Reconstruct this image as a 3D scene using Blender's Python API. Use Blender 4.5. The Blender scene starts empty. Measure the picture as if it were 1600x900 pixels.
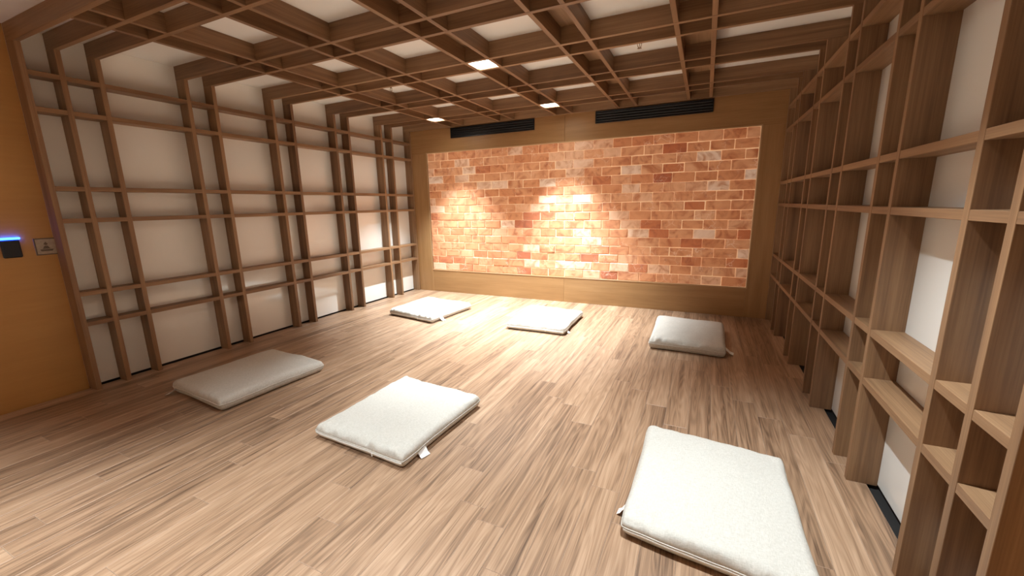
import bpy, bmesh, math, random
from mathutils import Matrix, Vector, noise

# ------------------------------------------------------------------ camera, world, exposure
S = bpy.context.scene
C = S.collection
PI = math.pi
cam = bpy.data.objects.new('camera', bpy.data.cameras.new('camera'))
C.objects.link(cam)
cam.data.sensor_width = 36.0
cam.data.sensor_fit = 'HORIZONTAL'
cam.data.lens = 36.0 * 636.87 / 1600.0
cam.data.clip_start = 0.02
cam.matrix_world = Matrix(((0.90655, -0.06791, 0.41660, 4.4056),
                           (0.42167, 0.18984, -0.88665, -5.6306),
                           (-0.01888, 0.97946, 0.20074, 1.4222),
                           (0, 0, 0, 1)))
S.camera = cam
S.view_settings.view_transform = 'Standard'
S.view_settings.look = 'None'
S.view_settings.gamma = 1.0
S.view_settings.use_curve_mapping = False
S.view_settings.exposure = 2.35
S.cycles.max_bounces = 16
S.cycles.diffuse_bounces = 10
S.cycles.glossy_bounces = 4
world = bpy.data.worlds.new('world')
S.world = world
world.use_nodes = True
world.node_tree.nodes['Background'].inputs[0].default_value = (1.0, 0.85, 0.7, 1)
world.node_tree.nodes['Background'].inputs[1].default_value = 0.0

LAMP_WATTS = 270.0
LAMP_COLOUR = (0.90, 1.0, 1.05)

# ------------------------------------------------------------------ measured layout (metres)
W = 5.158            # clear width between the fronts of the two wall lattices
H = 2.6              # underside of the ceiling grid
D = 0.125            # depth of every lattice board
T = 0.034            # thickness of every lattice board
YS = [-0.018, -0.4594, -0.6832, -1.3045, -1.5314, -2.1392, -2.3737, -2.9796, -3.2133, -3.8262, -4.0511, -4.2475]
ZS = [0.548, 0.791, 1.362, 1.603, 2.162, 2.408]
XS = [0.7817, 1.0104, 1.6238, 1.8483, 2.4735, 2.7026, 3.3124, 3.5413, 4.1415, 4.3779]
Y_END = -7.2         # wall behind the photographer
YL = YS[-1] - T / 2  # end of the lattice
PX0, PX1, PZ0, PZ1 = 0.291, 4.922, 0.371, 2.242   # salt brick opening

rnd = random.Random(7)

# ------------------------------------------------------------------ materials
def new_mat(name):
    m = bpy.data.materials.new(name)
    m.use_nodes = True
    nt = m.node_tree
    return m, nt, nt.nodes['Principled BSDF']

def node(nt, typ, **kw):
    n = nt.nodes.new(typ)
    for k, v in kw.items():
        setattr(n, k, v)
    return n

def ramp(nt, stops, interp='LINEAR'):
    r = node(nt, 'ShaderNodeValToRGB')
    r.color_ramp.interpolation = interp
    el = r.color_ramp.elements
    while len(el) < len(stops):
        el.new(0.5)
    for e, (p, c) in zip(el, stops):
        e.position = p
        e.color = (*c, 1)
    return r

def math_node(nt, op, a=None, b=None, va=None, vb=None):
    n = node(nt, 'ShaderNodeMath', operation=op)
    if a is not None: nt.links.new(a, n.inputs[0])
    if b is not None: nt.links.new(b, n.inputs[1])
    if va is not None: n.inputs[0].default_value = va
    if vb is not None: n.inputs[1].default_value = vb
    return n.outputs[0]

def wood(name, dark, mid, light, rough=0.45, streak=16.0, along=0.9, tone=0.25, figure=0.0, bump=0.05):
    """grain runs along each board's local X; every board gets its own offset and tone"""
    m, nt, b = new_mat(name)
    L = nt.links
    tc = node(nt, 'ShaderNodeTexCoord')
    oi = node(nt, 'ShaderNodeObjectInfo')
    off = math_node(nt, 'MULTIPLY', oi.outputs['Random'], vb=53.0)
    add = node(nt, 'ShaderNodeVectorMath', operation='ADD')
    L.new(tc.outputs['Object'], add.inputs[0])
    comb = node(nt, 'ShaderNodeCombineXYZ')
    L.new(off, comb.inputs[0]); L.new(off, comb.inputs[1]); L.new(off, comb.inputs[2])
    L.new(comb.outputs[0], add.inputs[1])
    mp = node(nt, 'ShaderNodeMapping')
    mp.inputs['Scale'].default_value = (along, streak, streak)
    L.new(add.outputs[0], mp.inputs[0])
    n1 = node(nt, 'ShaderNodeTexNoise')
    n1.inputs['Scale'].default_value = 1.0
    n1.inputs['Detail'].default_value = 5.0
    n1.inputs['Roughness'].default_value = 0.6
    n1.inputs['Distortion'].default_value = 0.35
    L.new(mp.outputs[0], n1.inputs['Vector'])
    mp2 = node(nt, 'ShaderNodeMapping')
    mp2.inputs['Scale'].default_value = (along * 3.5, streak * 9, streak * 9)
    L.new(add.outputs[0], mp2.inputs[0])
    n2 = node(nt, 'ShaderNodeTexNoise')
    n2.inputs['Scale'].default_value = 1.0
    n2.inputs['Detail'].default_value = 3.0
    L.new(mp2.outputs[0], n2.inputs['Vector'])
    v = math_node(nt, 'MULTIPLY', n1.outputs[0], vb=0.7)
    v = math_node(nt, 'ADD', v, math_node(nt, 'MULTIPLY', n2.outputs[0], vb=0.3))
    if figure:
        mp3 = node(nt, 'ShaderNodeMapping')
        mp3.inputs['Scale'].default_value = (along * 1.3, streak * 0.55, streak * 0.55)
        L.new(add.outputs[0], mp3.inputs[0])
        n3 = node(nt, 'ShaderNodeTexNoise')
        n3.inputs['Scale'].default_value = 1.0
        n3.inputs['Detail'].default_value = 1.0
        L.new(mp3.outputs[0], n3.inputs['Vector'])
        rings = math_node(nt, 'SINE', math_node(nt, 'MULTIPLY', n3.outputs[0], vb=60.0))
        v = math_node(nt, 'ADD', v, math_node(nt, 'MULTIPLY', rings, vb=figure))
    t = math_node(nt, 'SUBTRACT', oi.outputs['Random'], vb=0.5)
    v = math_node(nt, 'ADD', v, math_node(nt, 'MULTIPLY', t, vb=tone))
    r = ramp(nt, [(0.28, dark), (0.5, mid), (0.72, light)])
    L.new(v, r.inputs[0])
    L.new(r.outputs[0], b.inputs['Base Color'])
    b.inputs['Roughness'].default_value = rough
    bp = node(nt, 'ShaderNodeBump')
    bp.inputs['Strength'].default_value = bump
    bp.inputs['Distance'].default_value = 0.002
    L.new(v, bp.inputs['Height'])
    L.new(bp.outputs[0], b.inputs['Normal'])
    return m

def plain(name, col, rough=0.5, noise_amt=0.04, scale=30.0, metallic=0.0, emit=None, strength=0.0, bump=0.0):
    m, nt, b = new_mat(name)
    L = nt.links
    tc = node(nt, 'ShaderNodeTexCoord')
    n = node(nt, 'ShaderNodeTexNoise')
    n.inputs['Scale'].default_value = scale
    n.inputs['Detail'].default_value = 4.0
    L.new(tc.outputs['Object'], n.inputs['Vector'])
    lo = tuple(max(0, c * (1 - noise_amt)) for c in col)
    hi = tuple(min(1, c * (1 + noise_amt)) for c in col)
    r = ramp(nt, [(0.3, lo), (0.7, hi)])
    L.new(n.outputs[0], r.inputs[0])
    L.new(r.outputs[0], b.inputs['Base Color'])
    b.inputs['Roughness'].default_value = rough
    b.inputs['Metallic'].default_value = metallic
    if emit:
        b.inputs['Emission Color'].default_value = (*emit, 1)
        b.inputs['Emission Strength'].default_value = strength
    if bump:
        bp = node(nt, 'ShaderNodeBump')
        bp.inputs['Strength'].default_value = bump
        bp.inputs['Distance'].default_value = 0.002
        L.new(n.outputs[0], bp.inputs['Height'])
        L.new(bp.outputs[0], b.inputs['Normal'])
    return m

def salt_material():
    m, nt, b = new_mat('himalayan_salt')
    L = nt.links
    tc = node(nt, 'ShaderNodeTexCoord')
    oi = node(nt, 'ShaderNodeObjectInfo')
    off = math_node(nt, 'MULTIPLY', oi.outputs['Random'], vb=71.0)
    comb = node(nt, 'ShaderNodeCombineXYZ')
    for i in range(3): L.new(off, comb.inputs[i])
    add = node(nt, 'ShaderNodeVectorMath', operation='ADD')
    L.new(tc.outputs['Object'], add.inputs[0]); L.new(comb.outputs[0], add.inputs[1])
    tone = ramp(nt, [(0.0, (0.36, 0.06, 0.015)), (0.05, (0.50, 0.13, 0.04)), (0.14, (0.58, 0.21, 0.08)),
                     (0.45, (0.63, 0.255, 0.108)), (0.8, (0.67, 0.32, 0.16)), (0.94, (0.74, 0.46, 0.30)), (1.0, (0.80, 0.58, 0.43))])
    L.new(oi.outputs['Random'], tone.inputs[0])
    n = node(nt, 'ShaderNodeTexNoise')
    n.inputs['Scale'].default_value = 6.0
    n.inputs['Detail'].default_value = 5.0
    n.inputs['Distortion'].default_value = 1.6
    L.new(add.outputs[0], n.inputs['Vector'])
    mot = ramp(nt, [(0.30, (0.62, 0.34, 0.20)), (0.5, (1, 1, 1)), (0.72, (1.12, 1.22, 1.35))])
    L.new(n.outputs[0], mot.inputs[0])
    mul = node(nt, 'ShaderNodeMix', data_type='RGBA', blend_type='MULTIPLY')
    mul.inputs[0].default_value = 0.95
    L.new(tone.outputs[0], mul.inputs[6]); L.new(mot.outputs[0], mul.inputs[7])
    vo = node(nt, 'ShaderNodeTexVoronoi', feature='DISTANCE_TO_EDGE')
    vo.inputs['Scale'].default_value = 9.0
    nd = node(nt, 'ShaderNodeVectorMath', operation='ADD')
    L.new(add.outputs[0], nd.inputs[0])
    sc = node(nt, 'ShaderNodeVectorMath', operation='SCALE'); sc.inputs['Scale'].default_value = 0.12
    L.new(n.outputs['Color'], sc.inputs[0]); L.new(sc.outputs[0], nd.inputs[1])
    L.new(nd.outputs[0], vo.inputs['Vector'])
    vein = ramp(nt, [(0.0, (1, 1, 1)), (0.035, (0, 0, 0))])
    L.new(vo.outputs[0], vein.inputs[0])
    n2 = node(nt, 'ShaderNodeTexNoise'); n2.inputs['Scale'].default_value = 3.0
    L.new(add.outputs[0], n2.inputs['Vector'])
    msk = ramp(nt, [(0.52, (0, 0, 0)), (0.66, (0.55, 0.55, 0.55))])
    L.new(n2.outputs[0], msk.inputs[0])
    f = math_node(nt, 'MULTIPLY', vein.outputs[0], msk.outputs[0])
    mix = node(nt, 'ShaderNodeMix', data_type='RGBA')
    mix.inputs[7].default_value = (0.95, 0.78, 0.62, 1)
    L.new(f, mix.inputs[0]); L.new(mul.outputs[2], mix.inputs[6])
    pale = node(nt, 'ShaderNodeMix', data_type='RGBA')
    pale.inputs[0].default_value = 0.13
    pale.inputs[7].default_value = (0.86, 0.70, 0.50, 1)
    L.new(mix.outputs[2], pale.inputs[6])
    L.new(pale.outputs[2], b.inputs['Base Color'])          # surface colour mixed paler than the glow inside
    L.new(mix.outputs[2], b.inputs['Emission Color'])
    b.inputs['Emission Strength'].default_value = 0.050     # light from the box behind, through the salt
    b.inputs['Roughness'].default_value = 0.5
    bp = node(nt, 'ShaderNodeBump'); bp.inputs['Strength'].default_value = 0.25; bp.inputs['Distance'].default_value = 0.006
    L.new(n.outputs[0], bp.inputs['Height']); L.new(bp.outputs[0], b.inputs['Normal'])
    return m

def linen_material():
    m, nt, b = new_mat('white_linen')
    L = nt.links
    tc = node(nt, 'ShaderNodeTexCoord')
    hs = []
    for s in ((420, 60, 60), (60, 420, 60)):
        mp = node(nt, 'ShaderNodeMapping'); mp.inputs['Scale'].default_value = s
        L.new(tc.outputs['Object'], mp.inputs[0])
        n = node(nt, 'ShaderNodeTexNoise'); n.inputs['Scale'].default_value = 1.0; n.inputs['Detail'].default_value = 2.0
        L.new(mp.outputs[0], n.inputs['Vector']); hs.append(n.outputs[0])
    h = math_node(nt, 'ADD', hs[0], hs[1])
    r = ramp(nt, [(0.36, (0.51, 0.485, 0.43)), (0.62, (0.63, 0.605, 0.55))])
    L.new(math_node(nt, 'MULTIPLY', h, vb=0.5), r.inputs[0])
    L.new(r.outputs[0], b.inputs['Base Color'])
    b.inputs['Roughness'].default_value = 0.95
    b.inputs['Specular IOR Level'].default_value = 0.1
    bp = node(nt, 'ShaderNodeBump'); bp.inputs['Strength'].default_value = 0.35; bp.inputs['Distance'].default_value = 0.0015
    L.new(h, bp.inputs['Height']); L.new(bp.outputs[0], b.inputs['Normal'])
    return m

M = {}
M['oak'] = wood('lattice_walnut', (0.145, 0.075, 0.038), (0.255, 0.142, 0.070), (0.365, 0.22, 0.115), rough=0.5, streak=22, tone=0.16)
M['back'] = wood('back_wall_veneer', (0.32, 0.17, 0.066), (0.40, 0.225, 0.094), (0.47, 0.28, 0.125), rough=0.42, streak=14, tone=0.08)
M['side'] = wood('side_wall_veneer', (0.44, 0.22, 0.065), (0.48, 0.25, 0.075), (0.53, 0.285, 0.09), rough=0.5, streak=5, tone=0.0, bump=0.02)
M['floor'] = wood('floor_plank_wood', (0.12, 0.068, 0.040), (0.335, 0.205, 0.122), (0.49, 0.325, 0.21), rough=0.42, streak=30, along=0.9, tone=0.15, figure=0.05)
M['plank_edge_glint'] = plain('plank_bevel_glint', (0.46, 0.32, 0.23), rough=0.4)  # pale bevel colour, also paints in the highlights along the plank seams
M['trim'] = wood('pale_edge_trim', (0.42, 0.25, 0.12), (0.52, 0.33, 0.17), (0.6, 0.4, 0.22), rough=0.4, streak=20)
M['gloss'] = plain('white_gloss_panel', (0.86, 0.86, 0.82), rough=0.10, noise_amt=0.01, scale=3)
gb = M['gloss'].node_tree.nodes['Principled BSDF']
gb.inputs['Coat Weight'].default_value = 0.6
gb.inputs['Coat Roughness'].default_value = 0.03
M['ceil'] = plain('white_ceiling_panel', (0.90, 0.90, 0.87), rough=0.45, noise_amt=0.015, scale=4)
M['slot'] = plain('dark_shadow_gap', (0.012, 0.010, 0.009), rough=0.9)
M['black'] = plain('black_metal', (0.004, 0.005, 0.008), rough=0.5, noise_amt=0.15)
M['black2'] = plain('black_blade', (0.007, 0.008, 0.012), rough=0.35, noise_amt=0.1)
M['salt'] = salt_material()
M['glow'] = plain('salt_backlight', (0.85, 0.68, 0.48), rough=0.8, emit=(1.0, 0.55, 0.28), strength=0.085)
M['linen'] = linen_material()
M['tape'] = plain('zip_tape', (0.80, 0.79, 0.74), rough=0.8, scale=200)
M['tag'] = plain('satin_label', (0.86, 0.85, 0.82), rough=0.6, scale=100)
M['diffuser'] = plain('lamp_diffuser', (0.9, 0.88, 0.8), rough=0.4, emit=(1.0, 0.98, 0.88), strength=5.0)
M['lens'] = plain('lamp_lens', (0.9, 0.88, 0.8), rough=0.3, emit=(1.0, 0.93, 0.8), strength=4.0)
M['chrome'] = plain('brass_chrome', (0.35, 0.27, 0.2), rough=0.3, metallic=1.0)
M['plate'] = plain('brushed_steel_plate', (0.42, 0.34, 0.26), rough=0.4, noise_amt=0.12, scale=60)
M['plate_dark'] = plain('engraved_mark', (0.14, 0.10, 0.07), rough=0.5)
M['blue'] = plain('blue_led', (0.02, 0.05, 0.6), rough=0.4, emit=(0.01, 0.06, 1.0), strength=6.0)
M['plaster'] = plain('pale_plaster', (0.65, 0.62, 0.57), rough=0.8, scale=8)

# ------------------------------------------------------------------ helpers
def link(o, parent=None):
    C.objects.link(o)
    if parent is not None:
        o.parent = parent
    return o

def empty(name, loc, label, cat, group=None):
    o = bpy.data.objects.new(name, None)
    o.empty_display_size = 0.1
    o.location = loc
    C.objects.link(o)
    tag(o, label, cat, group)
    return o

def tag(o, label, cat, group=None):
    o['label'] = label
    o['category'] = cat
    if group: o['group'] = group
    return o

def struct(o, label=None):
    o['kind'] = 'structure'
    if label: o['label'] = label
    return o

_cache = {}
def box_mesh(name, dims, mats, bevel=0.0, edge_mat=0):
    key = (tuple(round(d, 4) for d in dims), tuple(m.name for m in mats), bevel, edge_mat)
    if key in _cache:
        return _cache[key]
    bm = bmesh.new()
    bmesh.ops.create_cube(bm, size=1.0)
    for v in bm.verts:
        v.co = Vector((v.co.x * dims[0], v.co.y * dims[1], v.co.z * dims[2]))
    if bevel:
        bmesh.ops.bevel(bm, geom=list(bm.edges), offset=bevel, offset_type='OFFSET', segments=1,
                        profile=0.5, affect='EDGES', material=edge_mat if edge_mat else -1)
    me = bpy.data.meshes.new(name)
    bm.to_mesh(me); bm.free()
    for m in mats: me.materials.append(m)
    _cache[key] = me
    return me

AX = {'x': Matrix.Identity(3), 'y': Matrix.Rotation(PI / 2, 3, 'Z'), 'z': Matrix.Rotation(-PI / 2, 3, 'Y')}
def board(name, x0, x1, y0, y1, z0, z1, mat, axis='x', parent=None, bevel=0.0012, edge=None):
    """a board filling the given box whose grain (local X) runs along `axis`"""
    dx, dy, dz = x1 - x0, y1 - y0, z1 - z0
    dims = {'x': (dx, dy, dz), 'y': (dy, dx, dz), 'z': (dz, dy, dx)}[axis]
    mats = [mat] if edge is None else [mat, edge]
    me = box_mesh(name, dims, mats, bevel, 1 if edge else 0)
    o = bpy.data.objects.new(name, me)
    link(o, parent)
    mw = Matrix.Translation(((x0 + x1) / 2, (y0 + y1) / 2, (z0 + z1) / 2)) @ AX[axis].to_4x4()
    o.matrix_basis = mw if parent is None else parent.matrix_basis.inverted() @ mw
    return o

def mesh_obj(name, bm, mats, parent=None, loc=(0, 0, 0), smooth=False):
    me = bpy.data.meshes.new(name)
    bm.to_mesh(me); bm.free()
    for m in mats: me.materials.append(m)
    if smooth:
        for p in me.polygons: p.use_smooth = True
    o = bpy.data.objects.new(name, me)
    link(o, parent)
    o.location = loc
    return o

def cyl(bm, r0, r1, z0, z1, seg=24, cx=0, cy=0, mi=0):
    """closed frustum along Z"""
    a = [bm.verts.new((cx + r0 * math.cos(2 * PI * i / seg), cy + r0 * math.sin(2 * PI * i / seg), z0)) for i in range(seg)]
    b = [bm.verts.new((cx + r1 * math.cos(2 * PI * i / seg), cy + r1 * math.sin(2 * PI * i / seg), z1)) for i in range(seg)]
    fs = [bm.faces.new(list(reversed(a))), bm.faces.new(b)]
    for i in range(seg):
        j = (i + 1) % seg
        fs.append(bm.faces.new((a[i], a[j], b[j], b[i])))
    for f in fs: f.material_index = mi

def tube(bm, pts, r, seg=8, closed=False):
    n = len(pts); rings = []
    for i, p in enumerate(pts):
        p = Vector(p)
        a = Vector(pts[(i - 1) % n]) if (closed or i > 0) else p
        b = Vector(pts[(i + 1) % n]) if (closed or i < n - 1) else p
        d = (b - a).normalized()
        up = Vector((0, 0, 1)) if abs(d.z) < 0.9 else Vector((1, 0, 0))
        s = d.cross(up).normalized(); t = s.cross(d)
        rings.append([bm.verts.new(p + s * r * math.cos(2 * PI * k / seg) + t * r * math.sin(2 * PI * k / seg)) for k in range(seg)])
    m = n if closed else n - 1
    for i in range(m):
        A, B = rings[i], rings[(i + 1) % n]
        for k in range(seg):
            bm.faces.new((A[k], A[(k + 1) % seg], B[(k + 1) % seg], B[k]))
    if not closed:
        bm.faces.new(list(reversed(rings[0]))); bm.faces.new(rings[-1])

# ------------------------------------------------------------------ floor
fl = board('floor', -0.5, W + 0.5, Y_END - 0.2, 0.3, -0.13, -0.022, M['slot'], 'y')
struct(fl, 'brown wood plank floor with pale seams')
PITCH, PLEN, SEAM0 = 0.141, 1.22, 5.10
joints = {-22: -4.42, -21: -4.677, -20: -5.07, -17: -4.313, -16: -4.517, -15: -4.726, -13: -3.923, -12: -4.156,
          -11: -3.01, -10: -3.223, -9: -3.68, -26: -4.80, -25: -5.07}
FX0, FX1 = -0.105, W + 0.098
k = -40
while SEAM0 + k * PITCH < FX1:
    xa, xb = max(SEAM0 + k * PITCH, FX0), min(SEAM0 + (k + 1) * PITCH, FX1)
    if xb - xa > 0.02:
        j = joints.get(k, -4.3 - 0.215 * k + rnd.uniform(-0.05, 0.05))
        cuts = []
        y = j - PLEN * 12
        while y < 0:
            if Y_END < y < -0.02: cuts.append(y)
            y += PLEN
        while j > 0: j -= PLEN
        ys = [Y_END] + sorted(set(round(c, 4) for c in cuts)) + [0.0]
        for a, b in zip(ys, ys[1:]):
            if b - a > 0.01:
                board('plank', xa + 0.0004, xb - 0.0004, a + 0.0004, b - 0.0004, -0.022, 0.0, M['floor'], 'y', fl, bevel=0.0011, edge=M['plank_edge_glint'])
    k += 1

# ------------------------------------------------------------------ ceiling
ce = board('ceiling', -0.5, W + 0.5, Y_END - 0.2, 0.3, H + D, H + D + 0.1, M['ceil'], 'y')
struct(ce, 'white ceiling panels above the timber grid')
for i in range(5):
    board('wood_strip', XS[2 * i] + T / 2, XS[2 * i + 1] - T / 2, YL, 0.0, H + D - 0.006, H + D, M['oak'], 'y', ce)

# ------------------------------------------------------------------ side walls
wl = board('wall_left', -D - 0.12, -D, YL, 0.3, 0.014, H + D, M['gloss'], 'y')
struct(wl, 'glossy white panel wall behind the left lattice')
board('wood_panel', -D - 0.12, -D, Y_END, YL, -0.03, H + D, M['side'], 'y', wl)
wr = board('wall_right', W + D, W + D + 0.12, YL, 0.3, 0.010, H + D, M['gloss'], 'y')
struct(wr, 'glossy white panel wall behind the right lattice')
board('wood_panel', W + D, W + D + 0.12, Y_END, YL, -0.03, H + D, M['side'], 'y', wr)
board('shadow_gap', -D - 0.12, -D - 0.012, YL, 0.3, -0.03, 0.014, M['slot'], 'y', wl)
board('shadow_gap', W + D + 0.012, W + D + 0.12, YL, 0.3, -0.03, 0.010, M['slot'], 'y', wr)
wf = board('wall_front', -0.5, W + 0.5, Y_END - 0.12, Y_END, -0.03, H + D, M['plaster'], 'x')
struct(wf)

# ------------------------------------------------------------------ back wall: veneer frame round the salt panel
wb = board('wall_back', -0.5, W + 0.5, 0.14, 0.3, -0.03, H + D, M['slot'], 'x')
struct(wb, 'oak veneer wall framing the salt brick panel')
g = 0.0008
board('side_panel', -D, PX0, 0.0, 0.14, 0.0, PZ1, M['back'], 'z', wb)
board('side_panel', PX1, W + D, 0.0, 0.14, 0.0, PZ1, M['back'], 'z', wb)
XM = 2.6
board('sill_panel', PX0 + g, XM - g, 0.0, 0.14, 0.0, PZ0, M['back'], 'x', wb)
board('sill_panel', XM + g, PX1 - g, 0.0, 0.14, 0.0, PZ0, M['back'], 'x', wb)
board('header_panel', -D, XM - g, 0.0, 0.14, PZ1 + g, H + D, M['back'], 'x', wb)
board('header_panel', XM + g, W + D, 0.0, 0.14, PZ1 + g, H + D, M['back'], 'x', wb)

# salt brick panel: backlit bricks with glowing open joints
sp = empty('salt_brick_panel', ((PX0 + PX1) / 2, 0.06, PZ0), 'backlit pink and orange salt brick panel set into the back wall', 'wall panel')
board('backlight', PX0, PX1, 0.018, 0.10, PZ0, PZ1, M['glow'], 'x', sp, bevel=0)
ROWS, COLS = 16, 18
bw, bh = (PX1 - PX0 - 0.003) / COLS, (PZ1 - PZ0 - 0.003) / ROWS
def brick_mesh(w, seed, count=[0]):
    r = random.Random(seed)
    bm = bmesh.new()
    bmesh.ops.create_cube(bm, size=1.0)
    hw, hh, hd = (w - r.uniform(0.003, 0.006)) / 2, (bh - r.uniform(0.003, 0.006)) / 2, 0.035
    for v in bm.verts:
        v.co = Vector((v.co.x * 2 * hw, v.co.y * 2 * hd, v.co.z * 2 * hh))
        v.co.x += r.uniform(-0.0015, 0.0015); v.co.z += r.uniform(-0.0015, 0.0015); v.co.y += r.uniform(-0.002, 0.002)
    bmesh.ops.bevel(bm, geom=list(bm.edges), offset=r.uniform(0.004, 0.011), offset_type='OFFSET', segments=1, profile=0.5, affect='EDGES')
    me = bpy.data.meshes.new('brick')
    bm.to_mesh(me); bm.free()
    me.materials.append(M['salt'])
    return me
full = [brick_mesh(bw, s) for s in range(14)]
half = [brick_mesh(bw / 2, 50 + s) for s in range(5)]
bx0, bz0 = PX0 + 0.0015, PZ0 + 0.0015
for rr in range(ROWS):
    if rr % 2 == 0:
        cut = [i * bw for i in range(COLS + 1)]
    else:
        cut = [0.0] + [bw / 2 + i * bw for i in range(COLS)] + [COLS * bw]
    cut = [c if i in (0, len(cut) - 1) else c + rnd.uniform(-0.022, 0.022) for i, c in enumerate(cut)]
    for a, b in zip(cut, cut[1:]):
        ww = b - a
        full_size = ww > bw * 0.72
        o = bpy.data.objects.new('brick', rnd.choice(full if full_size else half))
        link(o, sp)
        o.location = (bx0 + (a + b) / 2 - sp.location.x, 0.045 - 0.06 + rnd.uniform(-0.004, 0.004), bz0 + (rr + 0.5) * bh - sp.location.z)
        o.scale = (ww / (bw if full_size else bw / 2), 1, 1)
        if rnd.random() < 0.5: o.rotation_euler = (0, PI, 0)
tw = 0.014
board('edge_trim', PX0, PX1, -0.004, 0.03, PZ0 - tw, PZ0, M['trim'], 'x', sp)
board('edge_trim', PX0, PX1, -0.004, 0.03, PZ1, PZ1 + tw, M['trim'], 'x', sp)
board('edge_trim', PX0 - tw, PX0, -0.004, 0.03, PZ0 - tw, PZ1 + tw, M['trim'], 'z', sp)
board('edge_trim', PX1, PX1 + tw, -0.004, 0.03, PZ0 - tw, PZ1 + tw, M['trim'], 'z', sp)

# ------------------------------------------------------------------ timber lattices
def wall_lattice(side, label):
    x_front = 0.0 if side < 0 else W
    x_back = x_front + side * D
    root = empty('wall_lattice', (x_front, -2.1, 0.0), label, 'lattice', 'timber lattices of the room')
    xa, xb = sorted((x_front, x_back))
    for y in YS:
        board('post', xa, xb, y - T / 2, y + T / 2, 0.0, H, M['oak'], 'z', root)
    xa, xb = sorted((x_front + side * 0.0015, x_back))
    for z in ZS:
        board('shelf', xa, xb, YL + 0.001, -0.001, z - T / 2, z + T / 2, M['oak'], 'y', root)
    return root
wall_lattice(-1, 'brown wood post and shelf lattice over white panels on the left wall')
wall_lattice(1, 'brown wood post and shelf lattice along the right wall, nearest the camera')
cl = empty('ceiling_lattice', (W / 2, -2.1, H), 'brown wood ceiling grid of paired crossing beams', 'lattice', 'timber lattices of the room')
for y in YS:
    board('cross_beam', -D, W + D, y - T / 2, y + T / 2, H + 0.0005, H + D, M['oak'], 'x', cl)
for x in XS:
    board('long_beam', x - T / 2, x + T / 2, YL + 0.001, -0.001, H + 0.002, H + D - 0.001, M['oak'], 'y', cl)

# ------------------------------------------------------------------ air vents above the salt panel
def vent(x0, x1, label):
    z0, z1 = 2.441, 2.590
    root = empty('slot_vent', ((x0 + x1) / 2, 0.0, z0), label, 'vent', 'black slot vents on the back wall')
    f = 0.012
    board('back_plate', x0, x1, -0.004, 0.002, z0, z1, M['black'], 'x', root, bevel=0)
    board('frame', x0, x1, -0.016, -0.004, z0, z0 + f, M['black2'], 'x', root)
    board('frame', x0, x1, -0.016, -0.004, z1 - f, z1, M['black2'], 'x', root)
    board('frame', x0, x0 + f, -0.016, -0.004, z0 + f, z1 - f, M['black2'], 'x', root)
    board('frame', x1 - f, x1, -0.016, -0.004, z0 + f, z1 - f, M['black2'], 'x', root)
    n = 4
    for i in range(n):
        zc = z0 + f + (z1 - z0 - 2 * f) * (i + 0.5) / n
        o = board('blade', x0 + f, x1 - f, -0.0145, -0.0045, zc - 0.006, zc + 0.006, M['black'], 'x', root)
        o.rotation_euler.rotate_axis('X', 0.5)
vent(0.7685, 2.158, 'black slot vent high on the back wall, left of centre')
vent(3.0205, 4.414, 'black slot vent high on the back wall, right of centre')

# ------------------------------------------------------------------ downlights in the small cells of the ceiling grid
def downlight(i, jn, jf, label, watts, tilt=(0, 0), grouped='square downlights in the ceiling grid'):
    x0, x1 = XS[2 * i] + T / 2, XS[2 * i + 1] - T / 2
    y0, y1 = YS[jn] + T / 2, YS[jf] - T / 2
    cx, cy = (x0 + x1) / 2, (y0 + y1) / 2
    z = H + 0.014
    root = empty('downlight', (cx, cy, z), label, 'ceiling light', grouped)
    board('housing', x0 + 0.002, x1 - 0.002, y0 + 0.002, y1 - 0.002, z + 0.010, H + D - 0.006, M['ceil'], 'x', root, bevel=0.002)
    board('diffuser', x0 + 0.002, x1 - 0.002, y0 + 0.002, y1 - 0.002, z, z + 0.010, M['diffuser'], 'x', root, bevel=0.001)
    bm = bmesh.new(); tube(bm, [(0.034 * math.cos(2 * PI * a / 28), 0.034 * math.sin(2 * PI * a / 28), -0.002) for a in range(28)], 0.0035, 8, True)
    mesh_obj('lens_ring', bm, [M['chrome']], root, smooth=True)
    bm = bmesh.new(); cyl(bm, 0.026, 0.031, -0.003, 0.0, 28)
    mesh_obj('lens', bm, [M['lens']], root)
    ld = bpy.data.lights.new('downlight_beam', 'SPOT')
    ld.energy = watts; ld.color = LAMP_COLOUR
    ld.spot_size = math.radians(80); ld.spot_blend = 1.0; ld.shadow_soft_size = 0.02
    lo = bpy.data.objects.new('downlight_beam', ld)
    C.objects.link(lo); lo.parent = root; lo.location = (0, 0, -0.016)
    lo.rotation_euler = (math.radians(tilt[0]), math.radians(tilt[1]), 0)   # gimbal
    return root
downlight(0, 2, 1, 'lit square downlight by the back wall, left end over the far left cushion', LAMP_WATTS * 0.74, (-4, -2))
downlight(2, 2, 1, 'lit square downlight near the back wall, between the two black vents', LAMP_WATTS * 0.86, (-4, -2))
downlight(2, 6, 5, 'lit square downlight in the middle of the ceiling grid', LAMP_WATTS * 0.44)
downlight(2, 10, 9, 'lit square downlight over the middle cushion of the near row', LAMP_WATTS * 0.13, (0, -3))
downlight(4, 10, 9, 'lit square downlight over the near right cushion', LAMP_WATTS * 0.28, (0, -6))

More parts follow.
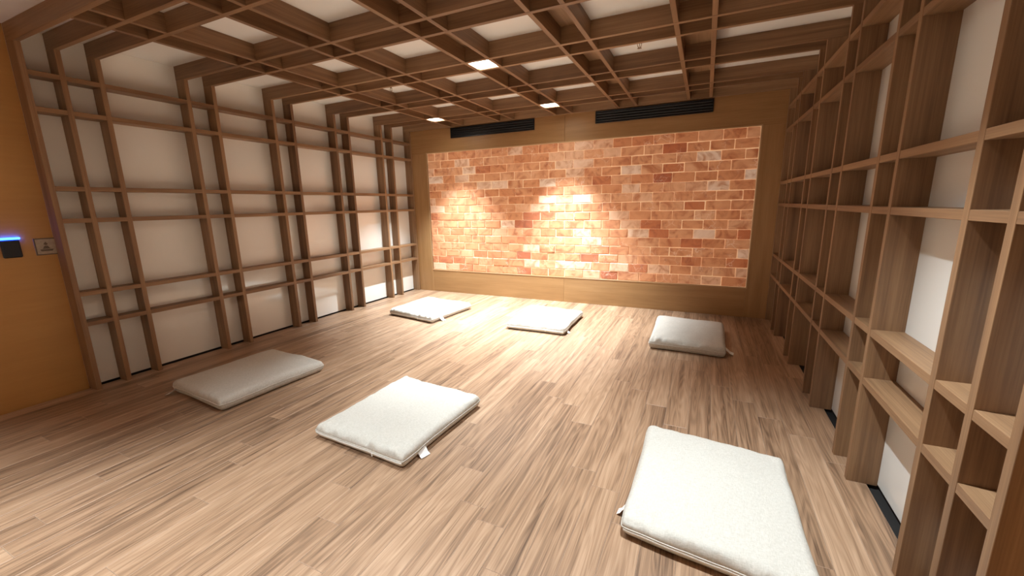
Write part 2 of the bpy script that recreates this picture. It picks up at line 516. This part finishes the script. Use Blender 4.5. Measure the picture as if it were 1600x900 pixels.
# unseen downlights added behind the camera for soft fill
def fill_downlight(x, y, watts, label):
    root = empty('added_downlight', (x, y, H + D), label, 'ceiling light', 'fill downlights added behind the camera')
    bm = bmesh.new(); cyl(bm, 0.055, 0.06, -0.012, 0.0, 32); mesh_obj('trim_ring', bm, [M['ceil']], root)
    bm = bmesh.new(); cyl(bm, 0.042, 0.045, -0.014, -0.012, 32); mesh_obj('lens', bm, [M['lens']], root)
    ld = bpy.data.lights.new('fill_beam', 'SPOT')
    ld.energy = watts; ld.color = LAMP_COLOUR
    ld.spot_size = math.radians(74); ld.spot_blend = 0.6; ld.shadow_soft_size = 0.04
    lo = bpy.data.objects.new('fill_beam', ld); C.objects.link(lo); lo.parent = root; lo.location = (0, 0, -0.03)
fill_downlight(2.55, -5.6, LAMP_WATTS * 0.24, 'round downlight added behind the camera for the near floor and fill, nearest the timber grid')
for lx_, where in ((1.0, 'left one of the rear row'), (2.6, 'middle one of the rear row'), (4.2, 'right one of the rear row')):
    fill_downlight(lx_, -6.35, LAMP_WATTS * 0.17, 'unseen fill downlight added behind the camera, ' + where)

# ------------------------------------------------------------------ sprinkler heads
def sprinkler(x, y, label):
    root = empty('sprinkler_head', (x, y, H + D), label, 'sprinkler', 'sprinkler heads of the ceiling')
    bm = bmesh.new(); cyl(bm, 0.030, 0.026, -0.006, 0.0, 20); mesh_obj('escutcheon', bm, [M['ceil']], root)
    bm = bmesh.new(); cyl(bm, 0.009, 0.011, -0.022, -0.006, 12); mesh_obj('body', bm, [M['chrome']], root)
    bm = bmesh.new()
    for s in (-1, 1):
        tube(bm, [(s * 0.010, 0, -0.020), (s * 0.017, 0, -0.032), (s * 0.014, 0, -0.046), (s * 0.003, 0, -0.058)], 0.0028, 6)
    mesh_obj('frame_arms', bm, [M['chrome']], root, smooth=True)
    bm = bmesh.new(); cyl(bm, 0.0022, 0.0022, -0.052, -0.022, 8); mesh_obj('glass_bulb', bm, [M['plate_dark']], root)
    bm = bmesh.new()
    cyl(bm, 0.006, 0.006, -0.062, -0.058, 12)
    for a in range(12):
        c, s = math.cos(2 * PI * a / 12), math.sin(2 * PI * a / 12)
        q = [bm.verts.new((c * r_ - s * w_, s * r_ + c * w_, zz)) for zz in (-0.0615, -0.0600) for r_, w_ in ((0.005, -0.0012), (0.017, -0.003), (0.017, 0.003), (0.005, 0.0012))]
        for f in ((3, 2, 1, 0), (4, 5, 6, 7), (0, 1, 5, 4), (1, 2, 6, 5), (2, 3, 7, 6), (3, 0, 4, 7)):
            bm.faces.new([q[t] for t in f])
    mesh_obj('deflector', bm, [M['chrome']], root)
sprinkler(3.824, -1.832, 'small sprinkler head in a ceiling cell above the right vent')
sprinkler(1.170, -1.786, 'small sprinkler head in a ceiling cell near the left lattice')

# ------------------------------------------------------------------ devices on the wood panel by the door
rd = empty('card_reader', (-D, -4.492, 1.112), 'black square card reader with a glowing blue strip on the orange wood wall', 'card reader')
board('body', -D, -D + 0.022, -4.540, -4.446, 1.112, 1.240, M['black2'], 'z', rd, bevel=0.006)
board('light_bar', -D, -D + 0.020, -4.550, -4.440, 1.242, 1.256, M['blue'], 'y', rd, bevel=0.002)
pl = empty('sign_plate', (-D, -4.316, 1.113), 'small square metal plate with a dark triangular mark beside the card reader', 'sign')
board('plate', -D, -D + 0.006, -4.376, -4.256, 1.113, 1.240, M['plate'], 'y', pl, bevel=0.0015)
for a in ((-4.376, -4.368, 1.113, 1.240), (-4.264, -4.256, 1.113, 1.240), (-4.368, -4.264, 1.113, 1.121), (-4.368, -4.264, 1.232, 1.240)):
    board('rim', -D + 0.006, -D + 0.010, *a, M['plate_dark'], 'y', pl, bevel=0.0008)
bm = bmesh.new()
yc, zc = -4.316, 1.176
def prism(pts):
    n = len(pts)
    a = [bm.verts.new((-D + 0.0055, y, z)) for y, z in pts]; b = [bm.verts.new((-D + 0.0085, y, z)) for y, z in pts]
    bm.faces.new(a); bm.faces.new(list(reversed(b)))
    for i in range(n): bm.faces.new((a[i], b[i], b[(i + 1) % n], a[(i + 1) % n]))
prism([(yc, zc + 0.036), (yc + 0.012, zc + 0.018), (yc, zc + 0.010), (yc - 0.012, zc + 0.018)])
prism([(yc - 0.008, zc + 0.006), (yc + 0.008, zc + 0.006), (yc + 0.020, zc - 0.016), (yc - 0.020, zc - 0.016)])
prism([(yc - 0.036, zc - 0.020), (yc + 0.036, zc - 0.020), (yc + 0.030, zc - 0.034), (yc - 0.030, zc - 0.034)])
bmesh.ops.recalc_face_normals(bm, faces=list(bm.faces))
bm.transform(Matrix.Translation(-pl.location))
mesh_obj('engraved_mark', bm, [M['plate_dark']], pl)

# ------------------------------------------------------------------ floor cushions
def cushion(seed, corners, label, tag_at, thick=0.105, zipper=True, wrinkle=1.0):
    """corners on the floor: front-left, front-right, back-right, back-left (outer outline at seam height)"""
    FL, FR, BR, BL = [Vector((c[0], c[1], 0)) for c in corners]
    ctr = (FL + FR + BR + BL) / 4
    root = empty('floor_cushion', (ctr.x, ctr.y, 0), label, 'cushion', 'white linen floor cushions')
    lx = ((FR - FL).length + (BR - BL).length) / 2
    ly = ((BL - FL).length + (BR - FR).length) / 2
    zs = thick * 0.46
    N = 64
    def tmap(t): return math.copysign(1 - (1 - abs(t)) ** 1.9, t)
    sd = Vector((seed * 13.7, seed * 5.1, seed * 3.3))
    def foot(u, v):
        # edges drawn in a little between the corners, corners softly rounded
        cu = u * (1 - 0.020 * (1 - v * v) * abs(u)); cv = v * (1 - 0.016 * (1 - u * u) * abs(v))
        k_ = (abs(u) * abs(v)) ** 14
        cu *= 1 - 0.022 * k_; cv *= 1 - 0.022 * k_
        a = (cu + 1) / 2; b = (cv + 1) / 2
        p = FL * (1 - a) * (1 - b) + FR * a * (1 - b) + BR * a * b + BL * (1 - a) * b
        w = noise.noise(Vector((p.x * 6, p.y * 6, 0)) + sd) * 0.006
        return p - ctr + Vector((w * u, w * v, 0))
    def height(u, v, top):
        du, dv = (1 - abs(u)) * lx / 2, (1 - abs(v)) * ly / 2
        r = 0.040 if top else 0.040
        eu = min(du / r, 1); ev = min(dv / r, 1)
        gu = math.sqrt(max(0, 1 - (1 - eu) ** 2)); gv = math.sqrt(max(0, 1 - (1 - ev) ** 2))
        gg = (gu * gv) ** 0.8
        bulge = (1 - u * u) * (1 - v * v)
        if not top:
            return zs - (zs - 0.0015) * gg
        h = zs + (thick * (0.86 + 0.22 * bulge) - zs) * gg
        P = Vector((u * lx / 2, v * ly / 2, 0))
        h += 0.010 * noise.noise(P * 3.2 + sd) * gg + 0.004 * noise.noise(P * 9 + sd) * gg
        # gathers running in from the stitched edges
        def gather(s, d, amp):
            a_ = noise.noise(Vector((s * 20, d * 4, 1.7)) + sd) + 0.5 * noise.noise(Vector((s * 55, d * 8, 4.1)) + sd)
            env = min(1, d / 0.012) * math.exp(-max(0, d - 0.012) / 0.045)
            return amp * a_ * env
        front = (1 + v) * ly / 2; back = (1 - v) * ly / 2; left = (1 + u) * lx / 2; right = (1 - u) * lx / 2
        h += wrinkle * (gather(P.x, front, 0.020) + gather(P.x + 7, back, 0.006) + gather(P.y + 3, left, 0.006) + gather(P.y + 11, right, 0.006))
        return h
    bm = bmesh.new()
    grids = []
    rim = {}
    for top in (True, False):
        gr = []
        for j in range(N + 1):
            row = []
            v = tmap(-1 + 2 * j / N)
            for i in range(N + 1):
                u = tmap(-1 + 2 * i / N)
                edge = i in (0, N) or j in (0, N)
                if edge and not top:
                    row.append(rim[(i, j)]); continue
                p = foot(u, v)
                z = zs if edge else height(u, v, top)
                if edge: z += 0.006 * noise.noise(Vector((p.x * 8, p.y * 8, 2)) + sd)
                # sides bulge a little below and above the seam
                vt = bm.verts.new((p.x, p.y, max(z, 0.001)))
                if edge: rim[(i, j)] = vt
                row.append(vt)
            gr.append(row)
        grids.append(gr)
        for j in range(N):
            for i in range(N):
                q = (gr[j][i], gr[j][i + 1], gr[j + 1][i + 1], gr[j + 1][i])
                bm.faces.new(q if top else tuple(reversed(q)))
    path = [rim[(i, 0)].co.copy() for i in range(N)] + [rim[(N, j)].co.copy() for j in range(N)] + \
           [rim[(i, N)].co.copy() for i in range(N, 0, -1)] + [rim[(0, j)].co.copy() for j in range(N, 0, -1)]
    front = [rim[(i, 0)].co.copy() for i in range(N + 1)]
    mesh_obj('cover', bm, [M['linen']], root, smooth=True)
    bm = bmesh.new(); tube(bm, path, 0.0035, 6, True); mesh_obj('piping', bm, [M['linen']], root, smooth=True)
    if zipper:
        # zip tape along the short front edge, just under the seam
        bm = bmesh.new()
        fr = front[4:-4]
        rows = []
        for q in fr:
            rows.append([bm.verts.new(q + Vector((0, dy, dz))) for dy, dz in ((-0.003, -0.002), (-0.0045, -0.013), (0.004, -0.024), (0.010, -0.022), (0.004, -0.004))])
        for A, B in zip(rows, rows[1:]):
            for i in range(5): bm.faces.new((A[i], A[(i + 1) % 5], B[(i + 1) % 5], B[i]))
        bm.faces.new(rows[0]); bm.faces.new(list(reversed(rows[-1])))
        bmesh.ops.recalc_face_normals(bm, faces=list(bm.faces))
        zt = mesh_obj('zip_tape', bm, [M['tape']], root, smooth=True)
        q = front[int(N * 0.62)]
        zp = board('zip_puller', q.x + ctr.x - 0.004, q.x + ctr.x + 0.004, q.y + ctr.y - 0.009, q.y + ctr.y - 0.005, q.z - 0.026, q.z - 0.006, M['tag'], 'z', root)
        zp.parent = zt
    # care label: a small folded ribbon hanging from the seam, tip on the floor
    tx, ty, dx, dy, ln, wd = tag_at
    d = Vector((dx, dy, 0)).normalized(); s = Vector((-d.y, d.x, 0))
    base = Vector((tx, ty, zs)) - ctr
    base.z = zs
    bm = bmesh.new()
    prof = [(-0.004, zs), (ln * 0.3, zs * 0.62), (ln * 0.6, zs * 0.26), (ln, 0.004)]
    rows = []
    for dd, zz in prof:
        p = Vector((base.x, base.y, 0)) + d * dd
        rows.append([bm.verts.new((*(p + s * o_).xy, zz + e_)) for o_, e_ in ((-wd / 2, 0), (wd / 2, 0), (wd / 2, 0.0022), (-wd / 2, 0.0022))])
    for A, B in zip(rows, rows[1:]):
        for i in range(4): bm.faces.new((A[i], A[(i + 1) % 4], B[(i + 1) % 4], B[i]))
    bm.faces.new(rows[0]); bm.faces.new(list(reversed(rows[-1])))
    bmesh.ops.recalc_face_normals(bm, faces=list(bm.faces))
    t = mesh_obj('care_label', bm, [M['tag']], root)
    t['label'] = 'small white cloth label'
    return root

cushion(1, [(0.65, -1.535), (1.45, -1.68), (1.54, -0.86), (0.67, -0.70)],
        'brightly lit white cushion in the far row, next to the left lattice', (1.46, -1.50, 1, -0.15, 0.06, 0.05), 0.10)
cushion(2, [(2.39, -1.53), (3.10, -1.53), (3.09, -0.70), (2.32, -0.63)],
        'brightly lit white cushion in the middle of the far row', (3.085, -1.42, 1, -0.1, 0.045, 0.04), 0.10)
cushion(3, [(3.985, -1.60), (4.67, -1.63), (4.685, -0.72), (3.97, -0.64)],
        'shaded beige cushion in the far row, in the dim right corner', (4.665, -1.47, 1, -0.1, 0.075, 0.07), 0.12, zipper=False)
cushion(4, [(0.63, -4.04), (1.37, -4.10), (1.43, -3.24), (0.67, -3.19)],
        'shaded beige cushion in the near row, beside the left lattice', (0.72, -4.045, -1, -0.5, 0.08, 0.045), 0.115, zipper=False, wrinkle=0.5)
cushion(5, [(2.26, -4.05), (3.0, -4.09), (3.035, -3.27), (2.285, -3.19)],
        'white cushion with zip and hanging label in the middle of the near row', (2.99, -3.92, 1, -0.3, 0.05, 0.062), 0.105)
cushion(6, [(4.16, -4.07), (4.885, -4.16), (4.87, -3.29), (4.175, -3.20)],
        'large bright white cushion nearest the camera, by the right lattice', (4.165, -3.93, -1, 0.1, 0.035, 0.04), 0.11)
